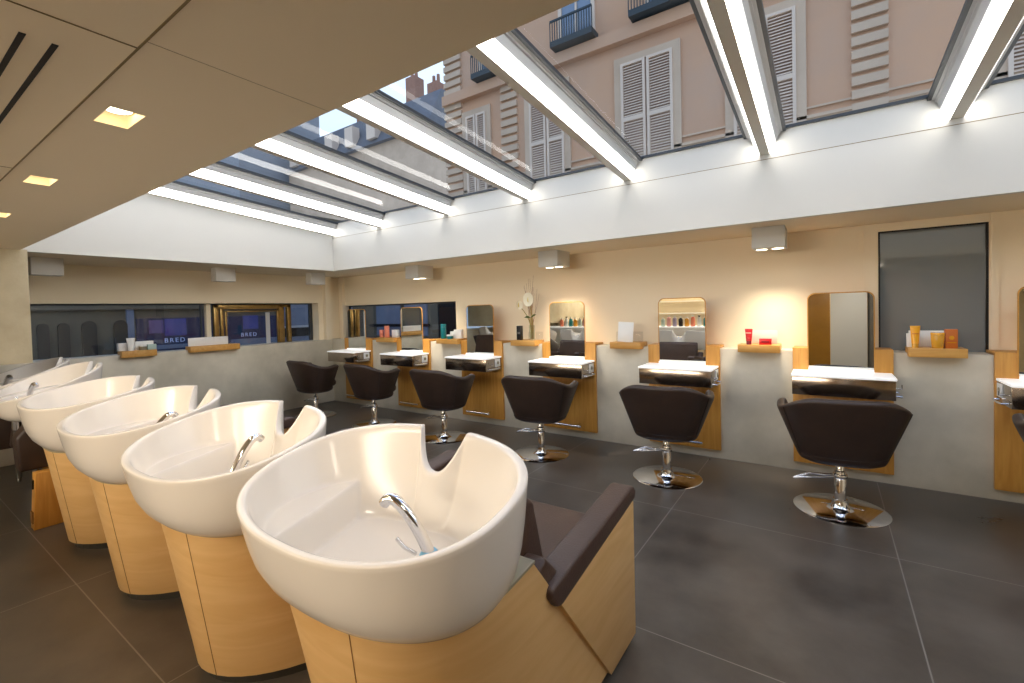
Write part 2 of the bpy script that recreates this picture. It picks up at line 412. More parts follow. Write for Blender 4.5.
# ------------------------------------------------------------------ styling stations
def station(x, label, side=1):
    o = empty('styling_station', (x, 4.505, 0), label, 'styling station', 'styling stations along the concrete wall')
    # coordinates local: y = world - 4.505
    p = MB(); p.prism([(-.028, .08), (-.0005, .08), (-.0005, 1.0055), (.19, 1.0055), (.19, 1.028), (-.028, 1.028)], 'x', -.32, .325)
    p.build('back_panel', M['oak'], o, bevel=.002)
    m = MB(); m.prism(rrect(-.208, .208, .8765, 1.468, .05, bottom=False), 'y', -.036, -.033)
    mi = m.build('mirror', M['mirror'], o)
    m = MB(); m.prism(rrect(-.216, .216, .8765, 1.476, .055, bottom=False), 'y', -.033, -.0285)
    m.build('mirror_backing', M['oak'], mi)
    B(-.31, .31, -.335, -.029, .695, .834).build('counter_box', M['boxmir'], o, bevel=.002)
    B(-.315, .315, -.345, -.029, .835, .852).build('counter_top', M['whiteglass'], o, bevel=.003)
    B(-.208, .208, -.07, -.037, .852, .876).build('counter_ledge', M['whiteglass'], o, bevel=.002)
    for s in ((side,) if side else ()):
        pl = B(.3105*s, .318*s, -.16, -.06, .735, .825).build('power_outlet', M['white'], o, bevel=.002)
        MB().tube([(.319*s, -.11, .78), (.321*s, -.11, .78)], .02, 16).build('socket', M['trimgrey'], pl)
        h = MB(); h.tube([(.312*s, -.29, .72), (.345*s, -.29, .718), (.352*s, -.22, .718), (.345*s, -.10, .718), (.312*s, -.10, .72)], .006, 8)
        h.tube([(.312*s, -.25, .77), (.35*s, -.25, .77), (.35*s, -.25, .80)], .005, 8)
        h.build('dryer_holder', M['chrome'], o, smooth=50)
    r = MB(); r.tube([(-.17, -.13, .155), (.19, -.13, .155)], .0115, 12)
    for px in (-.10, .13): r.tube([(px, -.13, .155), (px, -.027, .155)], .008, 8)
    r.build('foot_rail', M['chrome'], o, smooth=50)
    return o
sl = ['oak-backed mirror station cut off by the edge of the photo past the grey glass panel',
      'oak-backed mirror station between the red product tray and the golden product tray',
      'oak-backed mirror station between the white card display and the red product tray',
      'oak-backed mirror station between the flower vase and the white card display',
      'oak-backed mirror station between the teal bottle tray and the flower vase',
      'oak-backed mirror station between the salmon bottles and the teal bottle',
      'oak-backed mirror station in the far corner beyond the salmon bottles']
for i, (x, l) in enumerate(zip(SX, sl)): station(x, l, -1 if i == 0 else 1)

# ------------------------------------------------------------------ styling chairs
def sellip(t, n):
    c_, s_ = math.cos(t), math.sin(t)
    return math.copysign(abs(c_)**(2/n), c_), math.copysign(abs(s_)**(2/n), s_)

def chair_proto():
    o = empty('styling_chair', (0, 0, 0))
    # tub shell: grid over angle around the back and height
    NA = 44; levels = [0, .12, .3, .5, .7, .88, 1.0]
    def contour(i, W, Bk, F):
        u = -1+2*i/NA; a = u*1.36            # u=0 is the middle of the back
        # arc length-like parameter : round back then straight arms
        if abs(a) <= 1.0:
            t = abs(a)*PI/2; sx, sy = math.sin(t)**.80 if t > 0 else 0, math.cos(t)**.80 if t < PI/2 else 0
            return math.copysign(W*sx, a), -Bk*sy
        k = (abs(a)-1)/.36
        return math.copysign(W*(1-.07*k*k), a), F*k
    def toph(i):
        u = abs(-1+2*i/NA)*1.36
        back = .782; dip = .688; arm = .712
        if u < 1:
            q = min(1, max(0, (u-.22)/.78)); s = q*q*(3-2*q); return back+(dip-back)*s
        k = (u-1)/.36; return dip+(arm-dip)*k - .03*max(0, k-.75)*4*.6
    rows = []
    for l in levels:
        row = []
        for i in range(NA+1):
            h = toph(i); zbm = .38
            W = .25+.118*l; Bk = .20+.12*l**.9; F = .12+.05*l
            x, y = contour(i, W, Bk, F)
            row.append((x, y, zbm+(h-zbm)*l))
        rows.append(row)
    m = MB(); m.rings(rows, False)
    sh = m.build('tub_shell', M['leather'], o)
    sd = sh.modifiers.new('thick', 'SOLIDIFY'); sd.thickness = .055; sd.offset = -1
    bv = sh.modifiers.new('round', 'BEVEL'); bv.width = .026; bv.segments = 4; bv.limit_method = 'ANGLE'; bv.angle_limit = math.radians(50)
    for p in sh.data.polygons: p.use_smooth = True
    # rounded pan under the seat
    NB = 40; rs = []
    for f, z in ((.02, .338), (.5, .34), (.8, .35), (.95, .368), (1.0, .393), (1.0, .41)):
        r = []
        for j in range(NB):
            cx_, sy_ = sellip(2*PI*j/NB, 2.8)
            r.append((cx_*.25*f, (sy_*.2+.0)*f, z-.012))
        rs.append(r)
    MB().rings(rs, True, True, True).build('seat_pan', M['leather'], o, smooth=60)
    rs = []
    for f, z in ((.9, .40), (.99, .42), (1., .45), (.97, .475), (.85, .487), (.4, .492), (.02, .492)):
        rs.append([(sellip(2*PI*j/NB, 3.6)[0]*.2*f, .03+sellip(2*PI*j/NB, 3.6)[1]*.235*f, z) for j in range(NB)])
    MB().rings(rs, True, True, True).build('seat_cushion', M['leather'], o, smooth=60)
    # seams on the shell
    for s in (-1, 1):
        pts = []
        for l in (0.02, .2, .4, .6, .8, .97):
            i = NA/2+s*NA*.27; W = .25+.118*l; Bk = .20+.12*l**.9
            x, y = contour(i, W, Bk, .2); h = toph(i)
            pts.append((x*1.002, y*1.003, .38+(h-.38)*l))
        MB().tube(pts, .0022, 6).build('seam_piping', M['black'], sh)
    MB().lathe([(.001, .013), (.262, .008), (.27, .004), (.27, 0), (.001, 0)][::-1], n=64).build('base_plate', M['chrome'], o, smooth=30)
    MB().lathe([(.09, .009), (.07, .014), (.052, .03), (.042, .06), (.04, .075)], n=40).build('base_collar', M['chrome'], o, smooth=60)
    c_ = MB(); c_.lathe([(.034, .01), (.034, .26), (.03, .265), (.026, .27), (.026, .345)], n=32)
    c_.build('column', M['chrome'], o, smooth=40)
    lv = MB(); lv.tube([(-.02, .01, .232), (-.09, -.005, .229), (-.17, .02, .222), (-.262, .0, .185)], .0085, 10)
    lv.tube([(-.02, -.012, .229), (-.10, -.03, .219), (-.20, -.02, .202), (-.268, -.005, .183)], .0065, 10)
    lv.lathe([(.038, .215), (.043, .222), (.043, .240), (.038, .246)], n=24)
    lv.build('pump_lever', M['chrome'], o, smooth=50)
    B(-.1, .1, -.09, .09, .33, .345).build('mounting_plate', M['black'], o, bevel=.004)
    return o
CH = [(.066, 3.785, 9), (-1.083, 3.795, 6), (-2.281, 3.80, 3), (-3.505, 3.76, 0), (-4.715, 3.78, -3), (-5.87, 3.70, 0), (1.24, 3.79, -3)]
cl = ['brown tub styling chair before the mirror nearest the grey glass panel', 'brown tub styling chair between the white card display and the red product tray',
      'brown tub styling chair by the station next to the flower vase', 'brown tub styling chair at the station between teal bottle and flower vase',
      'brown tub styling chair at the station between the salmon bottles and the teal bottle', 'brown tub styling chair in the far corner by the street wall',
      'brown tub styling chair mostly cut off by the photo edge']
c0 = chair_proto()
for i, ((x, y, a), l) in enumerate(zip(CH, cl)):
    o = c0 if i == 0 else copy_tree(c0)
    o.location = (x, y, 0); o.rotation_euler = (0, 0, math.radians(a))
    tag(o, l, 'chair', 'brown tub chairs at the styling stations')

# ------------------------------------------------------------------ wash units
OY = 1.1
AX, BY, NE = .460, .308, 2.33
CYR = .86
def rim_z(y, zt=1.0, sl=.228): return zt+sl*(y-1.15)
def bot_z(y): return .605+.15*(y-.66)

def basin_mesh(zoff=0., slope=.228, bots=.105):
    th = []
    a = 0.
    while a < 360:
        th.append(a)
        a += .6 if 72 <= a <= 108 else 1.5
    def sst(e0, e1, x):
        t = min(1, max(0, (x-e0)/(e1-e0))); return t*t*(3-2*t)
    def drop(u, front):
        if not front: return 0
        x = abs(u)
        return .130*max(0, 1-(x/.108)**2.3)
    m = MB(); rs = []
    def ring(fa, fb, ca, zf, tw=1.):
        r = []
        for a in th:
            cx_, sy_ = sellip(math.radians(a), NE)
            u = cx_*fa; y = ca+sy_*fb-tw*.5*drop(cx_*AX, sy_ > 0)
            r.append((u, y-OY, zf(cx_*AX, CYR+sy_*BY, sy_ > 0, u, y)))
        return r
    RZ = lambda U, Y, fr: rim_z(Y, 1.0+zoff, slope)-drop(U, fr)
    BZ = lambda y: .632+zoff*.9+bots*(y-.66)
    # outside from the bottom up to the rim
    for t in (1.0, .97, .9, .78, .6, .4, .2, .07, .02):
        k = .45*t+.55*t**5
        fa = AX+(.382-AX)*k; fb = BY+(.230-BY)*k; ca = CYR+(.892-CYR)*k
        if t == 1.0: fa -= .012; fb -= .012
        rs.append(ring(fa, fb, ca, lambda U, Y, fr, u, y, t=t: RZ(U, Y, fr)*(1-t)+BZ(y)*t, max(0, 1-t*1.6)))
    for d, dz in ((.002, -.002), (.007, 0), (.019, 0), (.025, -.003), (.029, -.011)):
        rs.append(ring(AX-d, BY-d, CYR, lambda U, Y, fr, u, y, dz=dz: RZ(U, Y, fr)+dz))
    # inside: steep walls, a side shelf and a deep bowl
    ai, bi = AX-.029, BY-.029
    K = 80
    for k in range(1, K+1):
        rho = 1-k/K*.985
        wv = max(0, (rho-.66)/.34)**1.55
        def zf(U, Y, fr, u, y, wv=wv, rho=rho):
            zr = RZ(U, Y, fr)-.011
            line = -.18-.28*(y-.655)
            fl = .685+zoff+slope*.35*(y-.86)
            led = .80+zoff+slope*.35*(y-.86)
            s = sst(-.018, .018, line-u)
            back = sst(.0, .05, .635-y)
            s = max(s, back*.9)
            z0 = fl+(led-fl)*s
            za = fl+(zr-fl)*min(1, wv)
            d_ = za-z0; q_ = max(0, 1-abs(d_)/.016)
            return max(za, z0)+.004*q_*q_
        rs.append(ring(ai*rho, bi*rho, CYR, zf, max(0, (rho-.6)/.4)))
    m.rings(rs, True, True, True)
    return m

def faucet(o, zoff, ang=0., bx=.165, by=.895):
    e = MB()
    ca, sa = math.cos(ang), math.sin(ang)
    def R(r, z): return (bx+r*ca, by-OY+r*sa, z+zoff)
    path = [R(-.012, .69), R(.0, .735), R(.028, .79), R(.06, .838), R(.094, .872), R(.118, .879), R(.136, .864)]
    # smooth
    pts = []
    for i in range(len(path)-1):
        for k in range(4):
            t = k/4; p0 = Vector(path[max(i-1, 0)]); p1 = Vector(path[i]); p2 = Vector(path[i+1]); p3 = Vector(path[min(i+2, len(path)-1)])
            pts.append(.5*((2*p1)+(p2-p0)*t+(2*p0-5*p1+4*p2-p3)*t*t+(3*p1-p0-3*p2+p3)*t**3))
    pts.append(Vector(path[-1]))
    e.tube(pts, .0165, 14)
    fo = e.build('faucet', M['chrome'], o, smooth=50)
    MB().lathe([(.028, .69), (.028, .735), (.02, .745)], bx, by-OY, zoff, 24).build('mixer_collar', M['blue'], fo, smooth=40)
    MB().tube([(bx-.03, by-OY-.02, .735+zoff), (bx-.055, by-OY-.04, .755+zoff), (bx-.075, by-OY-.05, .78+zoff)], .006, 8).build('mixer_lever', M['chrome'], fo, smooth=50)
    return fo

def upath(W, back, yr, front, nseg=26, n=2.5):
    # U outline: front right -> back -> front left, local to (cx, OY)
    pts = [(W, front)]
    for k in range(1, 5): pts.append((W, front+(yr-front)*k/5))
    for k in range(nseg+1):
        a = PI*k/nseg
        cx_ = math.copysign(abs(math.cos(a))**(2/n), math.cos(a)); s_ = math.sin(a)**(2/n) if 0 < a < PI else 0
        pts.append((W*cx_, yr-(yr-back)*s_))
    for k in range(4, 0, -1): pts.append((-W, front+(yr-front)*k/5))
    pts.append((-W, front))
    return [(x, y-OY) for x, y in pts]

def leather_pad(o, name, sx):
    # armrest cushion along the top of the side panel (local y)
    x0, x1 = (.305, .402) if sx > 0 else (-.402, -.305)
    poly = [(1.185, .505), (1.215, .492), (1.87, .592), (1.885, .625), (1.86, .652), (1.82, .655), (1.16, .575), (1.15, .55)]
    m = MB(); m.prism([(y-OY, z) for y, z in poly], 'x', x0, x1)
    return m.build(name, M['leather2'], o, bevel=.018, seg=4)

def seat_parts(o, lift=0.):
    B(-.3, .3, 1.17-OY, 1.93-OY, .33+lift, .46+lift).build('seat', M['leather2'], o, bevel=.035, seg=4)
    m = MB(); m.prism([(y-OY, z+lift) for y, z in ((1.145, .42), (1.165, .80), (1.20, .815), (1.235, .79), (1.33, .44))], 'x', -.3, .3)
    m.build('backrest', M['leather2'], o, bevel=.022, seg=4)
    for s in (-1, 1):
        x0, x1 = (.30, .375) if s > 0 else (-.375, -.30)
        m = MB(); m.prism([(y-OY, z+lift) for y, z in ((1.12, .63), (1.17, .66), (1.27, .56), (1.24, .44), (1.16, .46))], 'x', x0, x1)
        m.build('side_bolster', M['leather2'], o, bevel=.015, seg=3)

def wash_proto():
    o = empty('wash_unit', (0, OY, 0))
    bs = basin_mesh().build('basin', M['ceramic'], o, smooth=80)
    faucet(o, 0., math.radians(200))
    # wooden pedestal
    top = upath(.380, .655, .97, 1.087); low = upath(.39, .738, 1.28, 1.585, n=1.9)
    zt = lambda y: .640+.10*(y+OY-.66)
    rs = []
    for k in range(9):
        t = k/8
        rs.append([(a[0]*(1-t)+b[0]*t, a[1]*(1-t)+b[1]*t, zt(a[1])*(1-t)+.045*t) for a, b in zip(top, low)])
    m = MB(); m.rings(rs, True, True, True)
    pd = m.build('pedestal', M['maple'], o, smooth=45)
    # joints in the veneer
    for idx in (16,):
        m = MB(); pts = [Vector(r[idx]) for r in rs]
        nrm = Vector((pts[0].x, pts[0].y-(.9-OY), 0)).normalized()
        m.tube([p+nrm*.0002 for p in pts], .0016, 4); m.build('veneer_joint', M['mapledark'], pd)
    # grey gasket between basin and wood
    g0 = upath(.384, .651, .97, 1.091); g1 = upath(.377, .658, .97, 1.084)
    m = MB(); m.rings([[(x, y, zt(y)-.004) for x, y in g1], [(x, y, zt(y)-.002) for x, y in g0], [(x, y, zt(y)+.006) for x, y in g0], [(x, y, zt(y)+.008) for x, y in g1]], True, True, True)
    m.build('gasket', M['trimgrey'], o)
    pl = upath(.37, .765, 1.29, 1.80, n=1.9)
    m = MB(); m.rings([[(x, y, 0) for x, y in pl], [(x, y, .046) for x, y in pl]], True, True, True); m.build('plinth', M['plinth'], o)
    for s in (-1, 1):
        x0, x1 = (.365, .4) if s > 0 else (-.4, -.365)
        m = MB(); m.prism([(y-OY, z) for y, z in ((1.212, .5), (1.585, .03), (1.85, .03), (1.85, .59))], 'x', x0, x1)
        m.build('side_panel', M['maple'], o, bevel=.0015)
        leather_pad(o, 'armrest', s)
    B(-.36, .36, 1.5-OY, 1.84-OY, .04, .33).build('seat_base', M['maple'], o)
    seat_parts(o)
    return o
w0 = wash_proto()
WX = [-1.068, -1.995, -2.922, -3.848]
wl = ['white notched shampoo basin on maple pedestal, largest and with its armrest in full view', 'white shampoo basin on maple pedestal directly behind the largest one',
      'white shampoo basin on maple pedestal, third along the row from the largest', 'white shampoo basin on maple pedestal beside the two basins on chrome pipes']
for i, (x, l) in enumerate(zip(WX, wl)):
    o = w0 if i == 0 else copy_tree(w0)
    o.location = (x, OY, 0)
    tag(o, l, 'shampoo station', 'wash units in a row')
    if i > 1:
        b_ = next(ch for ch in o.children if ch.name.startswith('basin'))
        t_ = basin_mesh(.004*(i-1), (0, 0, .198, .165)[i]).build('basin_tmp', M['ceramic'], None, smooth=80)
        b_.data = t_.data; bpy.data.objects.remove(t_); b_.data.name = 'basin'
    if i:
        f_ = next(ch for ch in o.children if ch.name.startswith('faucet'))
        a = math.radians((0, -105, -110, -115)[i])
        p = Vector((.165, .895-OY, 0))
        f_.matrix_local = Matrix.Translation(p+Vector((-.19, -.012, 0))) @ Matrix.Rotation(a, 4, 'Z') @ Matrix.Translation(-p)

def lounge(x, label, first=None):
    o = empty('wash_unit', (x, OY, 0), label, 'shampoo station', 'wash units in a row')
    basin_mesh(.06, .36, .17).build('basin', M['ceramic'], o, smooth=80)
    faucet(o, .06, math.radians(12), bx=-.04, by=.76)
    MB().lathe([(.10, .70), (.13, .715)], 0, .9-OY, 0, 32).build('basin_mount', M['steel'], o, smooth=40)
    p = MB(); p.tube([(0, .93-OY, .05), (0, .93-OY, .70)], .035, 16); p.build('column', M['chrome'], o, smooth=50)
    p = MB()
    p.tube([(.0, .70-OY, .70), (.0, .70-OY, .64), (.04, .71-OY, .60), (.12, .74-OY, .59)], .02, 12)
    p.tube([(.09, .69-OY, .70), (.09, .69-OY, .62), (.14, .74-OY, .55)], .016, 12)
    p.lathe([(.034, .61), (.034, .68)], .0, .70-OY, 0, 16)
    p.build('drain_pipe', M['chrome'], o, smooth=50)
    h = []
    for k in range(25):
        t = k/24; a = PI*t
        h.append((-.17-.06*math.sin(a)+.18*t*t, .70-OY+.03*t, .66-.48*math.sin(a*.98)**.8))
    MB().tube(h, .008, 8).build('spray_hose', M['steel'], o, smooth=60)
    MB().tube([(.19, .75-OY, .44), (.19, .75-OY, .56)], .022, 12).build('spray_head', M['black'], o, smooth=50)
    for s in (-1, 1):
        x0, x1 = ((.45, .54) if x > -5 else (.30, .37)) if s > 0 else (-.37, -.30)
        ys = .67 if (s > 0 and x > -5) else 1.02
        m = MB(); m.prism([(y-OY, z) for y, z in ((ys, .0), (1.75, .0), (1.75, .38), (ys+.02, .38))], 'x', x0, x1)
        sp = m.build('side_box', M['oak'], o, bevel=.003)
        xm = (x0+x1)/2
        B(xm-.02, xm+.012, ys+.006-OY, ys+.02-OY, .27, .33).build('grip_slot', M['black'], sp)
        B(xm-.03, xm+.03, ys-.003-OY, ys+.004-OY, .04, .12).build('vent_grille', M['mapledark'], sp)
    m = MB(); m.prism([(y-OY, z) for y, z in ((.63, .385), (1.0, .385), (1.22, .86), (1.13, .88), (.68, .70), (.62, .62))], 'x', .29, .445)
    m.build('arm_panel', M['leather'], o, bevel=.02, seg=3)
    m = MB(); m.prism([(y-OY, z) for y, z in ((.80, .36), (1.0, .36), (1.22, .86), (1.13, .88), (.72, .62), (.70, .42))], 'x', -.42, -.29)
    m.build('arm_panel', M['leather'], o, bevel=.02, seg=3)
    B(-.29, .29, 1.16-OY, 1.95-OY, .38, .5).build('seat', M['leather2'], o, bevel=.035, seg=4)
    m = MB(); m.prism([(y-OY, z) for y, z in ((1.16, .46), (1.19, .88), (1.225, .9), (1.26, .87), (1.34, .5))], 'x', -.29, .29)
    m.build('backrest', M['leather2'], o, bevel=.022, seg=4)
    return o
lounge(-4.92, 'white shampoo basin on chrome pipes with an oak side box and hanging hose')
lounge(-5.86, 'white shampoo basin furthest along the row, against the concrete bulkhead')

# ------------------------------------------------------------------ product trays and products
GT = 'oak product trays on the concrete ledge'
def tray(x0, x1, label):
    m = MB(); m.prism([(4.415, .985), (4.5045, .985), (4.5045, 1.0055), (4.62, 1.0055), (4.62, 1.05), (4.415, 1.05)], 'x', x0, x1)
    return tag(m.build('product_tray', M['oakh'], bevel=.0015), label, 'tray', GT)
tray(-.638, -.322, 'oak tray holding the red tube and red box')
tray(-1.81, -1.492, 'oak tray holding the white card display')
tray(-3.03, -2.70, 'oak tray holding the flower vase')
tray(-4.215, -3.85, 'oak tray holding the teal bottle')
tray(-5.42, -5.04, 'oak tray holding the salmon bottles')
tray(.49, .80, 'oak tray holding the golden tube and amber box')
def tray2(y0, y1, label):
    m = MB(); m.prism([(-6.52, .97), (-6.5995, .97), (-6.5995, 1.0005), (-6.675, 1.0005), (-6.675, 1.045), (-6.52, 1.045)], 'y', y0, y1)
    return tag(m.build('product_tray', M['oakh'], bevel=.0015), label, 'tray', GT)
tray2(1.76, 2.09, 'oak tray holding the white tube on the street window ledge')
tray2(2.44, 3.03, 'long oak tray holding the blank white card on the street window ledge')
TZ = 1.0505
def tube_pack(x, y, h, w, m, capm, label, cat='tube', z=TZ, capdown=True):
    o = empty('product_tube', (x, y, z), label, cat)
    n = 28; rs = []
    for t in (0, .02, .2, .5, .8, .97, 1.0):
        zz = .03+(h-.03)*t; wd = w*(.72+.28*t); dp = w*(.62*(1-t)**.8+.06)
        rs.append([(wd/2*math.cos(2*PI*j/n), dp/2*math.sin(2*PI*j/n), zz) for j in range(n)])
    MB().rings(rs, True, True, True).build('tube_body', m, o, smooth=50)
    MB().lathe([(w*.33, 0), (w*.34, .028), (w*.3, .031)], n=24).build('cap', capm, o, smooth=40)
    return o
def bottle(x, y, z, prof, m, label, capm=None, cap=None, n=24, cat='bottle', group=None, name='product_bottle'):
    o = empty(name, (x, y, z), label, cat, group)
    MB().lathe(prof, n=n).build('bottle_body', m, o, smooth=40)
    if cap: MB().lathe(cap, n=n).build('cap', capm, o, smooth=40)
    return o
def carton(x, y, z, sx, sy, h, m, label, cat='box', name='product_box', rz=0., mark=None):
    o = B(-sx/2, sx/2, -sy/2, sy/2, 0, h).build(name, m, bevel=.0015)
    o.location = (x, y, z); o.rotation_euler = (0, 0, rz)
    if mark:
        k = B(-sx*.3, sx*.3, -sy/2-.0012, -sy/2-.0002, h*.42, h*.56).build('print_band', mark, o)
    return tag(o, label, cat)
M['pale'] = mat('pale_print', srgb(246, 222, 196), .5)
M['palepink'] = mat('pale_pink_card', srgb(250, 214, 204), .5)
# red tray
t = tube_pack(-.555, 4.46, .135, .06, M['red'], M['darkred'], 'red cosmetic tube standing beside the red box on its oak tray')
B(-.022, .022, -.0265, -.0255, .098, .104).build('print_band', M['pale'], t)
MB().lathe([(.012, .057), (.012, .0575)], 0, -.024, 0, 16, .1).build('round_mark', M['pale'], t)
carton(-.43, 4.47, TZ, .092, .05, .052, M['red'], 'low red carton on the oak tray beside the red tube', mark=M['darkred'])
carton(-.47, 4.57, TZ, .24, .006, .118, M['palepink'], 'pale pink display card behind the red products', 'card', 'display_card')
# white card display
wc = carton(-1.665, 4.46, TZ+.001, .155, .004, .2, M['white'], 'upright white card in front of a clear holder on the oak tray', 'card', 'display_card', rz=.05)
wc.rotation_euler = (-.05, .06, .05)
carton(-1.65, 4.55, TZ, .27, .03, .10, M['acrylic'], 'clear acrylic holder behind the upright white card', 'holder', 'card_holder')
# flower tray
b = carton(-2.94, 4.48, TZ, .06, .045, .165, M['black'], 'tall black carton beside the flower vase', 'box', 'product_box', mark=M['greycol'])
v = empty('flower_vase', (-2.785, 4.50, TZ), 'clear glass vase holding white anthuriums and dry twigs', 'vase')
MB().lathe([(.03, 0), (.032, .004), (.034, .17), (.0345, .172), (.031, .172), (.029, .012), (.001, .01)], n=32).build('glass_body', M['vase'], v, smooth=30)
def flower(px, pz, lean, size, label, yaw):
    f = empty('anthurium_flower', (-2.785, 4.50, TZ+.0145), label, 'flower', 'anthurium flowers in the vase')
    st = [((-.012 if px < -.1 else .012)*(1-k/8)+px*(k/8)**2.8, .008-.012*k/8, pz*k/8) for k in range(9)]
    MB().tube(st, .0045, 8).build('stem', M['stem'], f, smooth=60)
    # heart shaped spathe, a cupped sheet
    rs = []
    NU, NV = 12, 24
    vs = []; fs = []
    for i in range(NU+1):
        r = i/NU
        for j in range(NV):
            a = 2*PI*j/NV
            hr = size*(1-.22*math.cos(a))*(1+.12*math.cos(2*a))
            x = r*hr*math.sin(a)*.95; z = -r*hr*math.cos(a); y = -.35*size*r*r+.12*size
            vs.append((px+x*math.cos(yaw)-y*math.sin(yaw), x*math.sin(yaw)+y*math.cos(yaw)-.02, pz+.01+z))
    for i in range(NU):
        for j in range(NV):
            k = (j+1) % NV; fs.append((i*NV+j, i*NV+k, (i+1)*NV+k, (i+1)*NV+j))
    MB().add(vs, fs).build('spathe', M['petal'], f, smooth=60)
    MB().tube([(px, -.035, pz), (px+.006, -.05, pz+.025), (px+.012, -.055, pz+.05)], [.006, .0055, .003], 10).build('spadix', M['cream'], f, smooth=60)
flower(-.022, .425, 0, .072, 'large open white anthurium bloom facing the room', .15)
flower(-.15, .37, 0, .045, 'small closed white anthurium leaning away from the mirror', .9)
lf = empty('anthurium_leaf_spray', (-2.785, 4.50, TZ+.0145), 'dark green leaf pair at the neck of the flower vase', 'leaves')
for sgn, l in ((-1, .075), (1, .085)):
    vs = []; fs = []
    for i in range(9):
        t = i/8; wd = .022*math.sin(PI*min(1, t*.95+.04))
        x = sgn*l*t; z = .24+.035*t*(1 if sgn > 0 else .2)+.01*math.sin(PI*t)
        vs += [(x-.004, -.03-.01*t, z-wd*.6), (x, -.036-.01*t, z), (x+.004, -.03-.01*t, z+wd*.6)]
    for i in range(8):
        for k in (0, 1): fs.append((i*3+k, i*3+k+1, i*3+k+4, i*3+k+3))
    MB().add(vs, fs).build('leaf', M['green'], lf, smooth=60)
MB().tube([(0, -.012, .0), (0, -.018, .12), (0, -.03, .24)], .003, 6).build('leaf_stalk', M['stem'], lf)
tw = MB()
for k in range(16):
    a = random.uniform(-1.1, 1.1); L = random.uniform(.5, .74)
    tw.tube([(a*.02*(1-t)*0+a*.10*t**1.5+.012*math.sin(5*t+k), .01+.02*math.cos(k)*t, L*t) for t in [q/10 for q in range(11)]], [.0028-.0018*q/10 for q in range(11)], 5)
o = tw.build('dry_twig_bundle', M['twig']); o.location = (-2.785, 4.50, TZ+.0145); tag(o, 'thin dry brown twigs fanning up out of the flower vase', 'twigs', kind='stuff')
carton(-2.85, 4.58, TZ, .06, .035, .085, M['acrylic'], 'small clear holder behind the vase on the black carton side', 'holder', 'card_holder')
carton(-2.73, 4.57, TZ, .07, .05, .09, M['acrylic'], 'small clear holder behind the vase on the mirror side', 'holder', 'card_holder')
# teal tray
bottle(-4.13, 4.47, TZ, [(.035, 0), (.037, .004), (.036, .15), (.02, .152)], M['teal'], 'tall teal bottle on the oak tray', M['teal'], [(.0365, .153), (.0365, .185), (.034, .188)])
carton(-4.03, 4.56, TZ, .09, .05, .09, M['white'], 'white carton next to the tall teal bottle')
carton(-3.93, 4.54, TZ, .12, .05, .115, M['white'], 'white carton standing behind the teal jar', rz=.12)
bottle(-4.0, 4.45, TZ, [(.04, 0), (.042, .003), (.042, .035)], M['teal'], 'low teal jar before the white cartons', M['white'], [(.043, .036), (.043, .052), (.04, .054)], cat='jar', name='product_jar')
# salmon tray
bottle(-5.34, 4.46, TZ, [(.028, 0), (.03, .004), (.03, .07), (.02, .075)], M['salmon'], 'shorter salmon pink bottle on the far oak tray', M['salmon'], [(.0305, .076), (.0305, .108), (.028, .11)])
bottle(-5.225, 4.46, TZ, [(.036, 0), (.038, .004), (.036, .12), (.02, .123)], M['salmon'], 'taller salmon pink bottle on the far oak tray', M['salmon'], [(.0365, .124), (.0365, .165), (.034, .168)])
carton(-5.12, 4.53, TZ, .12, .05, .11, M['white'], 'white carton behind the taller salmon bottle', rz=-.1)
# golden tray
t = tube_pack(.530, 4.46, .16, .058, M['yellow'], M['gold'], 'golden yellow cosmetic tube standing on its cap')
B(-.02, .02, -.0285, -.0272, .1, .106).build('print_band', M['orange'], t)
bottle(.650, 4.455, TZ, [(.03, 0), (.032, .004), (.038, .085), (.036, .09)], M['gold'], 'round golden gel jar between the yellow tube and amber box', M['gold'], [(.038, .091), (.039, .108), (.036, .112)], cat='jar', name='product_jar')
am = carton(.722, 4.47, TZ, .064, .05, .135, M['orange'], 'amber orange carton at the end of the tray')
MB().lathe([(.014, 0), (.014, .001)], 0, 0, 0, 20).build('round_mark', M['gold'], am).matrix_local = Matrix.Translation((0, -.0252, .075)) @ Matrix.Rotation(PI/2, 4, 'X')
B(-.024, .024, -.0262, -.0252, .038, .044).build('print_band', M['gold'], am)
carton(.605, 4.57, TZ, .20, .005, .12, M['white'], 'white display card behind the golden gel jar', 'card', 'display_card')
carton(.49+.024, 4.53, TZ, .05, .04, .10, M['white'], 'white carton behind the yellow tube')
# street window trays
o = tube_pack(0, 0, .145, .085, M['white'], M['white'], 'white tube standing on its cap before the street window'); o.location = (-6.56, 1.855, 1.0455); o.rotation_euler = (0, 0, PI/2)
carton(-6.64, 1.80, 1.0455, .06, .09, .09, M['white'], 'white carton behind the white tube')
carton(-6.64, 2.0, 1.0455, .04, .18, .10, M['white'], 'wide white carton on the street window tray')
bottle(-6.56, 1.965, 1.0455, [(.034, 0), (.036, .003), (.036, .04)], M['trimgrey'], 'small grey-green jar beside the white tube', M['white'], [(.037, .041), (.037, .055), (.034, .057)], cat='jar', name='product_jar')
carton(-6.56, 2.05, 1.0455, .04, .085, .062, M['mint'], 'small pale carton at the end of the street window tray')
carton(-6.60, 2.68, 1.0455, .008, .47, .105, M['white'], 'long blank white card standing before the street window', 'card', 'display_card')

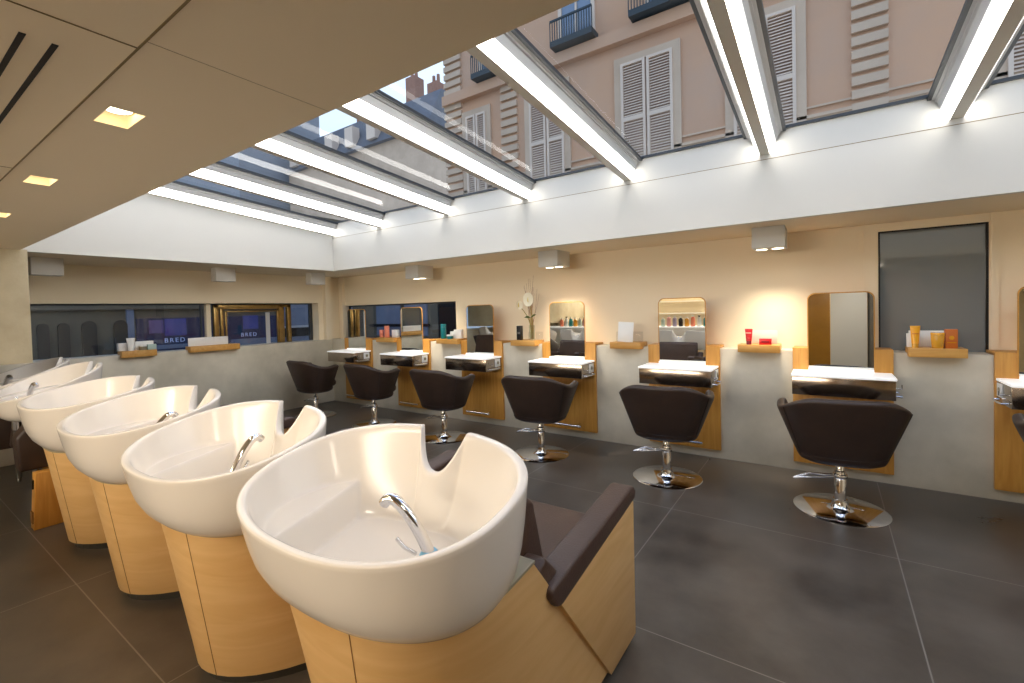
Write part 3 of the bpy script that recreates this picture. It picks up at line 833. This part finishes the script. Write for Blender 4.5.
# ------------------------------------------------------------------ back of the room (seen in the mirrors)
sh = empty('product_counter', (-3.4, -1.35, 0), 'long white product counter behind the row of wash basins', 'counter')
B(-2.6, 1.6, -.2, .2, 0, .93).build('counter_body', M['white'], sh, bevel=.004)
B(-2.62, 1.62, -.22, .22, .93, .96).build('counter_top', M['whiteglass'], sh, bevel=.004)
cols = ['mint', 'pink', 'lilac', 'black', 'gold', 'salmon', 'white', 'teal', 'yellow']
desc = {'mint': 'pale mint', 'pink': 'rose pink', 'lilac': 'lilac', 'black': 'black', 'gold': 'golden', 'salmon': 'salmon', 'white': 'white', 'teal': 'teal', 'yellow': 'yellow'}
for base, grp in ((-2.95, 'opposite the white card station'), (-5.45, 'opposite the flower vase station'), (-4.2, 'at the middle of the product counter')):
    for k in range(9):
        cn = cols[(k + (5 if base < -5 else 0) + (2 if base == -4.2 else 0)) % 9]
        h = .2+.04*((k*3) % 4)/3
        bottle(base+.125*k, -1.3, .9605, [(.04, 0), (.044, .005), (.044, h*.7), (.03, h*.82), (.014, h*.86)], M[cn], '%s pump bottle on the white product counter, %s' % (desc[cn], grp),
               M['white' if cn != 'white' else 'black'], [(.016, h*.86), (.016, h*.95), (.03, h*.96), (.03, h)], n=14, group='bottles on the product counter')
sf = empty('wall_shelf', (-3.4, -3.04, 1.2), 'cream wall shelf unit at the back of the salon', 'shelf')
for z in (0, .3): B(-2.4, 1.9, -.13, .13, z, z+.03).build('shelf_board', M['white'], sf)
tag(B(-.66, .05, -1.9, -1.6, 0, CZ-.002).build('wood_pillar', M['ochre'], bevel=.004), 'golden wood-clad pillar reflected in the mirror by the red tray', 'pillar')
tag(B(.06, .60, -1.75, -1.6, 0, CZ-.002).build('white_partition', M['white'], bevel=.004), 'tall white partition panel reflected in the mirror by the red tray', 'partition')
gp = MB().lathe([(.17, 0), (.17, CZ-.002)], n=40).build('grey_pillar', M['greycol'], smooth=40); gp.location = (.78, -1.7, 0); tag(gp, 'round grey pillar beside the white partition', 'pillar')

# ------------------------------------------------------------------ outside: town house seen through the roof
th = empty('town_house', (0, 9, 0), 'orange stucco town house with pale shutters seen through the glass roof', 'building')
B(-8, 8, 0, 1.0, -1, 14).build('facade', M['stucco'], th)
B(-8, 8, -.03, 0, -1, 4.36).build('rendered_base', M['stone'], th)
for z, h, d in ((4.36, .05, .06), (4.52, .03, .04)): B(-8, 8, -d, 0, z, z+h).build('string_course', M['stone'], th)
B(-8, 8, -.16, 0, 6.62, 6.86).build('cornice', M['stucco'], th)
def shutter(x0, x1, z0, z1):
    fr = MB(); w_ = .05
    fr.box(x0-.14, x0, -.06, 0, z0, z1+.14); fr.box(x1, x1+.14, -.06, 0, z0, z1+.14); fr.box(x0, x1, -.06, 0, z1, z1+.14)
    s = fr.build('window_surround', M['stone'], th)
    for a, b in ((x0, (x0+x1)/2-.015), ((x0+x1)/2+.015, x1)):
        f = MB(); f.box(a, a+w_, -.09, -.035, z0, z1); f.box(b-w_, b, -.09, -.035, z0, z1); f.box(a+w_, b-w_, -.09, -.035, z1-w_, z1); f.box(a+w_, b-w_, -.09, -.035, z0, z0+w_); f.box(a+w_, b-w_, -.09, -.035, (z0+z1)/2-.04, (z0+z1)/2+.04)
        z = z0+.06
        while z < z1-.06:
            f.add([(a+w_, -.055, z+.035), (b-w_, -.055, z+.035), (b-w_, -.08, z), (a+w_, -.08, z)], [(0, 1, 2, 3)]); z += .052
        f.build('shutter_leaf', M['shutter'], s)
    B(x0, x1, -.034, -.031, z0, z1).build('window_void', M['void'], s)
for x0, x1 in ((-5.46, -4.6), (-3.32, -2.32), (-1.3, -.38), (2.0, 2.9), (-7.3, -6.7)): shutter(x0, x1, 4.0, 6.2)
for x0, x1 in ((-4.75, -3.8), (-3.05, -1.75), (.55, 1.7), (-6.9, -6.0)):
    bl = empty('balcony', (0, 0, 0)); bl.parent = th; bl.name = 'balcony'
    B(x0, x1, -.34, 0, 6.9, 7.02).build('balcony_slab', M['iron'], bl)
    r = MB(); r.box(x0, x1, -.33, -.30, 7.42, 7.46)
    n = int((x1-x0)/.055)
    for k in range(n+1):
        xx = x0+(x1-x0)*k/n; r.box(xx-.008, xx+.008, -.325, -.309, 7.0, 7.43)
    r.build('balcony_grille', M['iron'], bl)
    xm = (x0+x1)/2
    fr = MB(); fr.box(xm-.42, xm-.34, -.05, 0, 7.0, 8.9); fr.box(xm+.34, xm+.42, -.05, 0, 7.0, 8.9); fr.box(xm-.02, xm+.02, -.05, 0, 7.0, 8.9); fr.box(xm-.42, xm+.42, -.05, 0, 8.82, 8.9)
    fr.build('window_frame', M['shutter'], bl); B(xm-.34, xm+.34, -.012, -.002, 7.0, 8.82).build('window_pane', M['pane'], bl)
for x0, x1, z0, z1 in ((.34, .78, 3.7, 6.6), (-8.0, -7.45, 3.7, 9.5), (-6.25, -5.8, 3.7, 6.6)):
    q = MB(); z = z0
    while z < z1:
        q.box(x0, x1, -.07, 0, z, z+.13); z += .2
    q.build('quoin_strip', M['stone'], th)
lh = empty('roofline_house', (-28, 24, 0), 'distant mansard house with chimneys against the dusk sky', 'building')
B(-13, 5.2, 0, 6, 0, 14.5).build('facade', M['stone'], lh)
m = MB(); m.prism([(-.4, 14.5), (6, 14.5), (5, 17.6), (1.2, 17.6)], 'x', -13, 5.2); m.build('mansard_roof', M['slate'], lh)
for xx, hh in ((-4.5, 20.3), (1.6, 19.7), (3.9, 18.6)):
    ch = B(xx-.5, xx+.5, 1.6, 2.6, 16.5, hh).build('chimney', M['brickch'], lh)
    for k in (-.25, .2): MB().lathe([(.14, hh), (.12, hh+.7)], xx+k, 2.1, 0, 12).build('chimney_pot', M['brickch'], ch)
for k in range(6):
    B(-12+k*2.7, -11+k*2.7, -.5, .2, 14.9, 16.4).build('dormer_window', M['shutter'], lh)

tb = empty('grey_block', (-42, 20, 0), 'tall plain grey building filling the far panes of the glass roof', 'building')
B(-70, 0, 0, 8, 0, 46).build('facade', M['greyfac'], tb)
for k in range(16):
    for z in (16, 21, 26, 31, 36): B(-67+k*4.2, -65+k*4.2, -.06, 0, z, z+2.6).build('window_pane', M['pane'], tb)

# outside: shop across the street (through the street window)
so = empty('street_shopfront', (-11, 0, 0), 'grey stone street front with a navy shop bearing glowing letters', 'building')
B(-.6, 0, -4, 9, -.5, 4).build('facade', M['duskstone'], so)
B(0, .10, -4, 9, 1.60, 1.68).build('string_course', M['duskstone'], so)
B(.0, .03, 3.2, 9, -.5, 1.42).build('shop_fascia', M['navy'], so)
B(.03, .04, 3.66, 4.04, 1.06, 1.40).build('poster', M['shoplight'], so)
B(.03, .04, 3.40, 3.64, 1.12, 1.38).build('poster', M['violet'], so)
B(.03, .04, 5.18, 5.52, 1.12, 1.43).build('poster', M['shoplight'], so)
B(.03, .2, 4.9, 6.2, -.5, .9).build('street_reflect_block', M['duskblue'], so)  # blue light reflected off the street, put in as a coloured block
B(.03, .06, 3.3, 4.5, .80, .88).build('street_reflect_strip', M['duskblue'], so)  # same street reflection, as a coloured strip
for k, y in enumerate((1.9, 2.16, 2.5, 2.95)):
    w_ = .075 if k < 2 else .1
    pts = [(y-w_, .4), (y+w_, .4), (y+w_, 1.3)]+[(y+w_*math.cos(a), 1.3+w_*math.sin(a)) for a in [PI*i/8 for i in range(1, 8)]]+[(y-w_, 1.3)]
    m = MB(); m.prism(pts, 'x', 0.01, .08); m.build('arched_opening', M['arch'], so)
B(.0, .06, 3.05, 3.16, -.5, 1.6).build('pilaster', M['duskblue'], so)
def sign(y, z, s):
    cu = bpy.data.curves.new('sign_lettering', 'FONT'); cu.body = 'BRED'; cu.size = s; cu.extrude = .004; cu.space_character = 1.35
    t = bpy.data.objects.new('sign_lettering', cu); COL.objects.link(t); t.parent = so
    cu.materials.append(M['sign'])
    me = bpy.data.meshes.new_from_object(t.evaluated_get(bpy.context.evaluated_depsgraph_get())); bpy.data.objects.remove(t)
    t = bpy.data.objects.new('sign_lettering', me); COL.objects.link(t); t.parent = so
    t.matrix_local = Matrix.Translation((.045, y, z)) @ Matrix(((0, 0, 1, 0), (1, 0, 0, 0), (0, 1, 0, 0), (0, 0, 0, 1)))
sign(3.64, .925, .125); sign(5.12, .955, .12)  # second lettering stands in for the sign's reflection in the pane
tag(B(-14, -7.0, -6, 12, -.6, -.5).build('street', M['asphalt']), kind='structure')
# pale blue glowing panel standing in for a lit blind outside the last pane of the street window, and a court behind the strip window
pb = empty('lit_blind_panel', (-8.0, 4.75, 0), 'pale blue panel standing in for a lit blind seen through the last street window pane', 'building')
B(-.1, 0, -.3, 1.2, -.5, 2.6).build('wall', M['duskblue'], pb); B(0, .02, -.3, 1.2, 1.18, 1.22).build('rail', M['alu'], pb); B(0, .015, -.3, 1.2, 1.02, 1.18).build('band', M['black'], pb)
cw = empty('courtyard_wall', (-7.4, 7.0, 0), 'blue-grey courtyard wall seen through the strip window', 'building')
B(-4.6, 4.2, 0, .3, -.5, 3.4).build('wall', M['duskstone'], cw)
B(-1.1, .5, -.04, 0, .9, 1.62).build('window_panel', M['duskblue'], cw)
B(-1.3, .6, -.08, -.04, 1.1, 1.16).build('rail', M['black'], cw)
B(.85, 2.5, -.06, 0, -.5, 1.9).build('doorway', M['black'], cw)
for k in range(5): B(2.55, 3.4, -.05, 0, 1.02+.16*k, 1.13+.16*k).build('louvre', M['duskblue'], cw)

# ------------------------------------------------------------------ lights
def spot(x, y, z, tx, ty, tz, e, size=75, blend=.7, col=(1, .78, .5), r=.03):
    l = bpy.data.lights.new('spot', 'SPOT'); l.energy = e; l.color = col; l.spot_size = math.radians(size); l.spot_blend = blend; l.shadow_soft_size = r
    o = bpy.data.objects.new('spot_lamp', l); COL.objects.link(o); o.location = (x, y, z)
    o.rotation_euler = (Vector((tx, ty, tz))-Vector((x, y, z))).to_track_quat('-Z', 'Y').to_euler()
for x in (-.378, -2.38, -4.40, 1.72):
    for s in (-1, 1): spot(x+s*.057, 4.33, CZ-.175, x+s*.12, 4.70, .58, 24, 78, 1., (1, .86, .66))
for h in holes:
    spot((h[0]+h[1])/2-.015, (h[2]+h[3])/2, CZ+.015, (h[0]+h[1])/2, (h[2]+h[3])/2, 0, 6, 110, .6, (1, .76, .46))
spot(.5, -.7, CZ-.01, .35, -1.6, 1.1, 14, 90, 1., (1, .94, .86))  # added spot without a fitting, brightens the white partition
def area(x, y, z, sx, sy, e, col=(1, .86, .68)):
    l = bpy.data.lights.new('area', 'AREA'); l.shape = 'RECTANGLE'; l.size = sx; l.size_y = sy; l.energy = e; l.color = col
    o = bpy.data.objects.new('overhead_fill', l); COL.objects.link(o); o.location = (x, y, z)  # unseen fill lights added behind the camera, no fittings modelled
for x in (-4.5, -2.2, .1): area(x, -1.9, CZ-.01, .5, .5, 10)
for x in (-1.2, .6): area(x, -.4, CZ-.01, .3, .3, 5)

l = bpy.data.lights.new('area', 'AREA'); l.shape = 'RECTANGLE'; l.size = 6; l.size_y = .3; l.energy = 85; l.color = (1, .9, .76)
o = bpy.data.objects.new('back_fill_light', l); COL.objects.link(o); o.location = (-3.2, -2.85, 1.82); o.rotation_euler = (PI/2-.12, 0, 0)  # unseen fill light added at the back to lift the whole room
wd = bpy.data.worlds.new('dusk'); sc.world = wd; wd.use_nodes = True
nt = wd.node_tree; bg = nt.nodes['Background']
tc = nt.nodes.new('ShaderNodeTexCoord'); sp = nt.nodes.new('ShaderNodeSeparateXYZ'); cr = nt.nodes.new('ShaderNodeValToRGB')
nt.links.new(tc.outputs['Generated'], sp.inputs[0]); nt.links.new(sp.outputs['Z'], cr.inputs[0]); nt.links.new(cr.outputs[0], bg.inputs['Color'])
cr.color_ramp.elements[0].color = (.35, .42, .52, 1); cr.color_ramp.elements[1].color = (.28, .45, .85, 1)
e = cr.color_ramp.elements.new(.45); e.color = (.62, .78, 1., 1)
bg.inputs['Strength'].default_value = 1.15

# ------------------------------------------------------------------ camera
f, yw, pt, rl, cy, cx = 459.46, -.60869, .024275, -.025574, -20.056, -5.354
c_, s_ = math.cos(yw), math.sin(yw); Ry = Matrix(((c_, 0, -s_), (0, 1, 0), (s_, 0, c_)))
c_, s_ = math.cos(pt), math.sin(pt); Rx = Matrix(((1, 0, 0), (0, c_, -s_), (0, s_, c_)))
c_, s_ = math.cos(rl), math.sin(rl); Rz = Matrix(((c_, -s_, 0), (s_, c_, 0), (0, 0, 1)))
R_ = Rz @ Rx @ Ry
tow = lambda v: Vector((v[0], v[2], -v[1]))
right, up, back = tow(R_[0]), -tow(R_[1]), -tow(R_[2])
cd = bpy.data.cameras.new('camera'); cam = bpy.data.objects.new('camera', cd); COL.objects.link(cam)
mw = Matrix((right, up, back)).transposed().to_4x4(); mw.translation = (0, 0, 1.4); cam.matrix_world = mw
cd.sensor_fit = 'HORIZONTAL'; cd.sensor_width = 36; cd.lens = f*36/1024
cd.shift_x = -cx/1024; cd.shift_y = cy/1024; cd.clip_start = .02; cd.clip_end = 200
sc.camera = cam
sc.view_settings.view_transform = 'Standard'; sc.view_settings.look = 'None'
sc.view_settings.exposure = .44; sc.view_settings.gamma = 1
cyc = sc.cycles
cyc.max_bounces = 10; cyc.diffuse_bounces = 5; cyc.glossy_bounces = 6; cyc.transparent_max_bounces = 16
cyc.caustics_reflective = False; cyc.caustics_refractive = False; cyc.sample_clamp_indirect = 6
cyc.use_denoising = True
